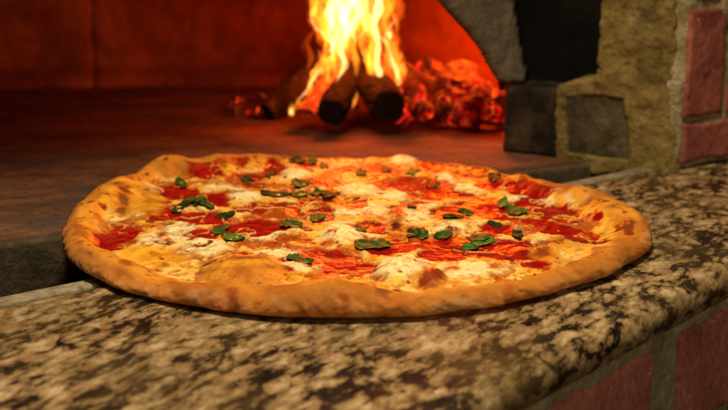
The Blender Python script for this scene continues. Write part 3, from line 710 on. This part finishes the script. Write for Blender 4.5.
for q_ in range(300):
    t0 = rb.uniform(-math.pi, math.pi); a0 = rb.uniform(-.012, .022); rr_ = rb.uniform(.0015, .0055) if q_ < 110 else rb.uniform(.0006, .0018); st_ = rb.uniform(.25, .95)
    dth = np.abs((AT_[0]-t0+math.pi) % (2*math.pi)-math.pi)*.2; cols = dth < .02
    dd_ = np.hypot(dth[cols][None]/1.5, (S_arc-a0)[:, cols])/rr_+.5*n3[:, cols]
    BL[:, cols] = np.maximum(BL[:, cols], st_*sstep(1.3, .1, dd_))
dough = mixn(dough, C(.42, .12, .018)[None, None], np.exp(-((phm-.95)/.45)**2)*(phm < 1.56)*np.clip(.35+.8*n4, 0, .8))
dough = mixn(dough, C(.20, .045, .010)[None, None], BL*.7); dough = mixn(dough, C(.05, .018, .010)[None, None], sstep(.6, 1, BL)*.6)
dough = mixn(dough, C(.05, .02, .01)[None, None], sstep(-.95, -1.5, phm)*.75)      # darker towards the heel
kd = sstep(.12, .55, km+.28*n2); kd[:NS] = 1
# orange oily transition between dough and cheese
edge_or = np.exp(-((km-.25)/.28)**2)*(1-Sm); edge_or[:NS] = 0
colr = mixn(top, dough, kd*(1-.92*Sm*(km < .85)))
colr = mixn(colr, mixn(C(.86, .34, .018)[None, None], C(.88, .48, .04)[None, None], np.clip(.5+n2, 0, 1)), np.clip(edge_or*.8*(1-.6*Pm), 0, 1))
for (fx, wgt, cc) in ((Feat(243, 266, 48, 22, 0, .013), .94, C(.66, .24, .022)), (Feat(132, 200, 36, 19), .9, C(.80, .34, .025)), (Feat(164, 167, 27, 12), .9, C(.68, .26, .03)), (Feat(433, 274, 17, 11, 0, .013), .85, C(.82, .36, .03)), (Feat(545, 251, 18, 8), .7, C(.78, .28, .02))):
    q = fx.q(U[NS:], Vv[NS:])+.18*n2[NS:]; k = np.zeros_like(Sm); k[NS:] = sstep(1.08, .8, q)*wgt; colr = mixn(colr, mixn(cc[None, None], (cc*.62)[None, None], np.clip(.4+n2, 0, 1)), k)
# yellow cheesy folds at the left rim
for (fx, wgt, cc) in ((Feat(140, 257, 50, 11), .65, C(.86, .36, .010)), (Feat(140, 205, 26, 12), .6, C(.84, .38, .02)), (Feat(95, 230, 14, 16), .5, C(.80, .32, .02)), (Feat(240, 270, 26, 4), .6, C(.88, .45, .03)), (Feat(345, 282, 60, 5), .5, C(.88, .5, .05)),
                      (Feat(560, 248, 24, 7), .6, C(.86, .38, .03)), (Feat(610, 215, 26, 10), .55, C(.80, .33, .03)), (Feat(130, 185, 30, 8), .5, C(.85, .4, .03))):
    q = fx.q(U[NS:], Vv[NS:])+.35*n2[NS:]; k = np.zeros_like(Sm); k[NS:] = sstep(1.2, .5, q)*wgt*(1-Sm[NS:]); colr = mixn(colr, cc[None, None]*np.ones((1, 1, 3)), k)
D1 = np.zeros_like(Sm); du, dv = U+.0015*n2, Vv+.0025*n3
for f_, w1 in zip(dark, brown_w):
    m_ = (np.abs(U-f_.c[0]) < .03) & (np.abs(Vv-f_.c[1]) < .05)
    q = f_.q(du[m_], dv[m_]); D1[m_] = np.maximum(D1[m_], w1*sstep(1.35, .15, q+.35*n3[m_]))
D1 = np.maximum(D1, sstep(.40, .85, fbm(U, Vv*.8, 150, 3, 400)+.3*n1)*.9*(1-Sm)*(phm > 1.5))
colr = mixn(colr, C(.33, .055, .006)[None, None], np.clip(D1*1.15, 0, 1)); colr = mixn(colr, C(.055, .016, .008)[None, None], sstep(.7, 1.0, D1)*.55)
for (fx, wgt, cc) in ((Feat(431, 270, 14, 8, 0, 0.0145), 1., C(.27, .038, .008)), (Feat(397, 217, 7.5, 4.5, 0, 0.0115), 1., C(.09, .014, .007)), (Feat(397, 207, 8.5, 4, 0, 0.0115), .9, C(.26, .035, .007)), (Feat(243, 263, 18, 6, 0, 0.0165), .85, C(.42, .12, .014)), (Feat(124, 199, 8, 5, 0, 0.0135), .95, C(.20, .05, .010)),
                      (Feat(122, 206, 6, 3, 0, 0.0125), .9, C(.24, .06, .01)), (Feat(543, 248, 9, 3.6, 0, 0.011), .9, C(.26, .04, .008)), (Feat(162, 234, 5.5, 4, 0, 0.0085), .9, C(.33, .03, .006)), (Feat(280, 211, 15, 3.6, 0, 0.0095), .8, C(.34, .06, .008)), (Feat(291, 236, 11, 3), .85, C(.30, .04, .007)), (Feat(80, 236, 8, 7, 0, 0.013), .75, C(.34, .09, .012)),
                      (Feat(453, 266, 6, 2.3), .9, C(.46, .10, .012)), (Feat(496, 265, 8, 2.6), .9, C(.44, .09, .012)), (Feat(232, 303, 8, 4.5, 0, 0.01), .8, C(.22, .06, .014)), (Feat(382, 300, 9, 5, 0, 0.01), .85, C(.17, .05, .018)), (Feat(509, 297, 7, 4.5, 0, 0.01), .7, C(.28, .08, .02)), (Feat(326, 241, 6, 2.4), .9, C(.36, .03, .006)), (Feat(329, 233, 3.4, 2), .9, C(.34, .04, .006))):
    q = fx.q(U+.0012*n2, Vv+.002*n2)+.30*n3; k = sstep(1.15, .45, q)*wgt*(np.abs(U-fx.c[0]) < .04)*(np.abs(Vv-fx.c[1]) < .05); halo2 = sstep(1.75, 1.0, q)*.55*wgt*(np.abs(U-fx.c[0]) < .05)*(np.abs(Vv-fx.c[1]) < .06)*(phm > 1.5)
    colr = mixn(colr, C(.66, .20, .015)[None, None], halo2); colr = mixn(colr, cc[None, None], k)
colr *= (1+.07*n3[..., None])
colr = np.clip(colr, .004, .93)
gloss = .42-.12*Sm+.26*kd-.04*Pm+.12*n3; gloss[:NS] = .78
gloss = np.clip(gloss, .28, .85); shine = np.clip(.30-.20*Sm-.20*kd, .05, .3)

pizza = empty('pizza', (float(cen[0]), float(cen[1]), 0)); tag(pizza, 'large round margherita pizza with puffy golden crust resting on the granite counter', 'pizza')
def sub_mesh(name, quads, m):
    used = np.unique(quads); mp = np.full(NRW*NT+1, -1); mp[used] = np.arange(len(used))
    P = np.vstack([XYZ.reshape(-1, 3)])[used]; q = mp[quads]
    me = bpy.data.meshes.new(name); me.vertices.add(len(P)); me.vertices.foreach_set('co', P.astype(np.float32).ravel())
    me.loops.add(q.size); me.loops.foreach_set('vertex_index', q.astype(np.int32).ravel())
    me.polygons.add(len(q)); me.polygons.foreach_set('loop_start', np.arange(0, q.size, 4, dtype=np.int32)); me.polygons.foreach_set('loop_total', np.full(len(q), 4, np.int32))
    me.update(calc_edges=True); me.validate()
    ca = me.color_attributes.new('tint', 'FLOAT_COLOR', 'POINT')
    ca.data.foreach_set('color', np.concatenate([colr.reshape(-1, 3)[used], np.ones((len(used), 1))], 1).astype(np.float32).ravel())
    gs = me.attributes.new('shine', 'FLOAT', 'POINT'); gs.data.foreach_set('value', shine.ravel()[used].astype(np.float32))
    ga = me.attributes.new('gloss', 'FLOAT', 'POINT'); ga.data.foreach_set('value', gloss.ravel()[used].astype(np.float32))
    return link(name, me, m, pizza)
ii = np.arange(NRW*NT).reshape(NRW, NT); nx = np.roll(ii, -1, 1)
Q = np.stack([ii[:-1], nx[:-1], nx[1:], ii[1:]], -1)
isc = (kd[:-1] > .5)
# topping = inside the rim band; crust = the rest
isc = (sm[:-1] < (np.r_[np.tile(Wd, (NRW-1, 1))].reshape(NRW-1, NT)*(1.02+.25*n2[:-1]))); isc[:NS] = True
crust = sub_mesh('crust', Q[isc], M_crust)
topping = sub_mesh('cheese_and_sauce', Q[~isc], M_top)
under = [(p[0], p[1], .0004) for p in XYZ[0, ::10]]
link('crust_base', mesh('crust_base', under, [list(range(len(under)))[::-1]]), M_crust, pizza)

def hz(x, y):
    h = height(np.array([x]), np.array([y]))[0][0]; return float(h)
# basil
def m_leaf(name, c1, c2, c3):
    m, N, L, b = newmat(name, .6); b.inputs['Specular IOR Level'].default_value = .15; v = coords(N, L)
    n = noise(N, L, v, 160, 4, .6)
    L.new(ramp(N, L, n, [(.32, c1), (.5, c2), (.68, c3)]), b.inputs['Base Color']); bump(N, L, b, noise(N, L, v, 350, 3), .5, .0008); return m
M_leaf = m_leaf('basil_green', (.010, .026, .004), (.032, .075, .010), (.075, .14, .020))
M_leafd = m_leaf('basil_wilted', (.004, .012, .003), (.009, .034, .006), (.022, .06, .010))
M_leafb = m_leaf('basil_fresh', (.020, .07, .008), (.045, .14, .016), (.085, .21, .03))
def leaf(x, y, rx, ry, a=0, m=M_leaf, curl=.0018, label=None, seed=0):
    ft = Feat(x, y, rx*1.12, ry*1.2, a, .009, (.02, .0105)); nu, nv = 22, 12; V = []; r = np.random.RandomState(seed+3); U_ = []; W2 = []
    for i in range(nu+1):
        s = -1+2*i/nu; wd = (max(0, 1-abs(s)**2.2))**.6*(1-.2*s)+.02
        for j in range(nv+1):
            t = (-1+2*j/nv); p = ft.c+ft.E@np.array([s, t*wd*(1+.08*math.sin(s*4+seed+(t > 0)*2)+.22*math.sin(s*2.3+seed*1.7+(t > 0)*3))]); U_.append(p); W2.append((s, t))
    U_ = np.array(U_); h = height(U_[:, 0], U_[:, 1])[0]; Am = np.c_[U_-U_.mean(0), np.ones(len(U_))]; rgh = 1+.30*fbm(np.arange(len(U_))*0+seed, np.array([q_[0] for q_ in W2])*2.2+seed*3, 1.3, 3, seed); cU = ft.c[None]; U_ = cU+(U_-cU)*rgh[:, None]
    wr = fbm(U_[:, 0], U_[:, 1], 170, 3, 500+seed)
    h = height(U_[:, 0], U_[:, 1])[0]; hs = .0007*wr+.7*(Am@np.linalg.lstsq(Am, h, rcond=None)[0])+.3*h
    for (p, hh, (s, t), h0) in zip(U_, hs, W2, h):
        z = hh+.0006+curl*(1.3*t*t*(.4+.6*math.sin(seed*2.1)**2)+.35*math.sin(s*2.2+seed)+.22*math.sin(s*5+seed*2)*abs(t)+.25*t*math.sin(seed))
        V.append((p[0], p[1], z))
    Fs = [[i*(nv+1)+j, (i+1)*(nv+1)+j, (i+1)*(nv+1)+j+1, i*(nv+1)+j+1] for i in range(nu) for j in range(nv)]
    o = link('basil_leaf', mesh('basil_leaf', V, Fs), m, pizza)
    sd2 = o.modifiers.new('thick', 'SOLIDIFY'); sd2.thickness = .0002; sd2.offset = -1
    if label: o['label'] = label
leaves = [(182, 203, 9, 3.6, -28, 'd'), (193, 197, 8, 2.6, -12, 'n'), (205, 201, 9, 3.4, 28, 'n'), (222, 223, 10, 2.8, -22, 'n'), (232, 234, 10, 6, 0, 'b'), (181, 181, 5, 3, 20, 'n'), (227, 211, 9, 1.8, -5, 'd'),
 (297, 158, 8, 1.8, 0, 'd'), (313, 158, 4, 2.2, 0, 'n'), (324, 162, 4, 2.6, 0, 'n'), (300, 180, 9, 3.2, 5, 'n'), (276, 191, 15, 2.4, 3, 'd'), (301, 191, 9, 3.2, 5, 'n'), (318, 190, 10, 3, -5, 'n'), (330, 191, 9, 4.5, -3, 'd'),
 (318, 213, 7, 5, -8, 'n'), (291, 221, 9, 5.2, 0, 'n'), (301, 257, 11, 4, 12, 'n'), (361, 225, 5, 4, 10, 'n'), (368, 241, 12, 4.5, 0, 'n'), (383, 240, 9, 3.8, -5, 'n'), (413, 168, 7, 4.2, -12, 'b'), (386, 166, 5, 3, 0, 'n'),
 (361, 169, 5, 2.8, 0, 'n'), (432, 182, 7, 1.8, 0, 'd'), (495, 174, 6, 2.2, 0, 'd'), (503, 199, 5, 3, 20, 'b'), (412, 204, 4.5, 2, 10, 'd'), (467, 208, 7, 2.2, 5, 'n'), (453, 214, 9, 2.8, 0, 'd'), (414, 228, 6, 3.6, 5, 'd'), (423, 230, 7, 3.6, 10, 'n'),
 (443, 231, 8, 3, -8, 'n'), (478, 233, 10, 4.5, 5, 'n'), (485, 237, 13, 4.5, -10, 'b'), (470, 243, 9, 2.2, -8, 'b'), (495, 220, 7, 1.2, 5, 'd'), (515, 205, 10, 3, 18, 'n'), (521, 208, 7, 2.4, 4, 'b'), (517, 229, 5, 4, -30, 'd'), (519, 233, 5, 2, 10, 'd'), (271, 170, 5, 2.5, -30, 'd'), (247, 176, 7, 3, 10, 'd'), (196, 199, 5, 2.4, 30, 'd')]
for i, (x, y, rx, ry, a, k) in enumerate(leaves):
    leaf(x, y, rx, ry, a, {'n': M_leaf, 'd': M_leafd, 'b': M_leafb}[k], .0009, {'n': None, 'd': 'dark wilted basil leaf', 'b': 'bright green basil leaf'}[k], i)
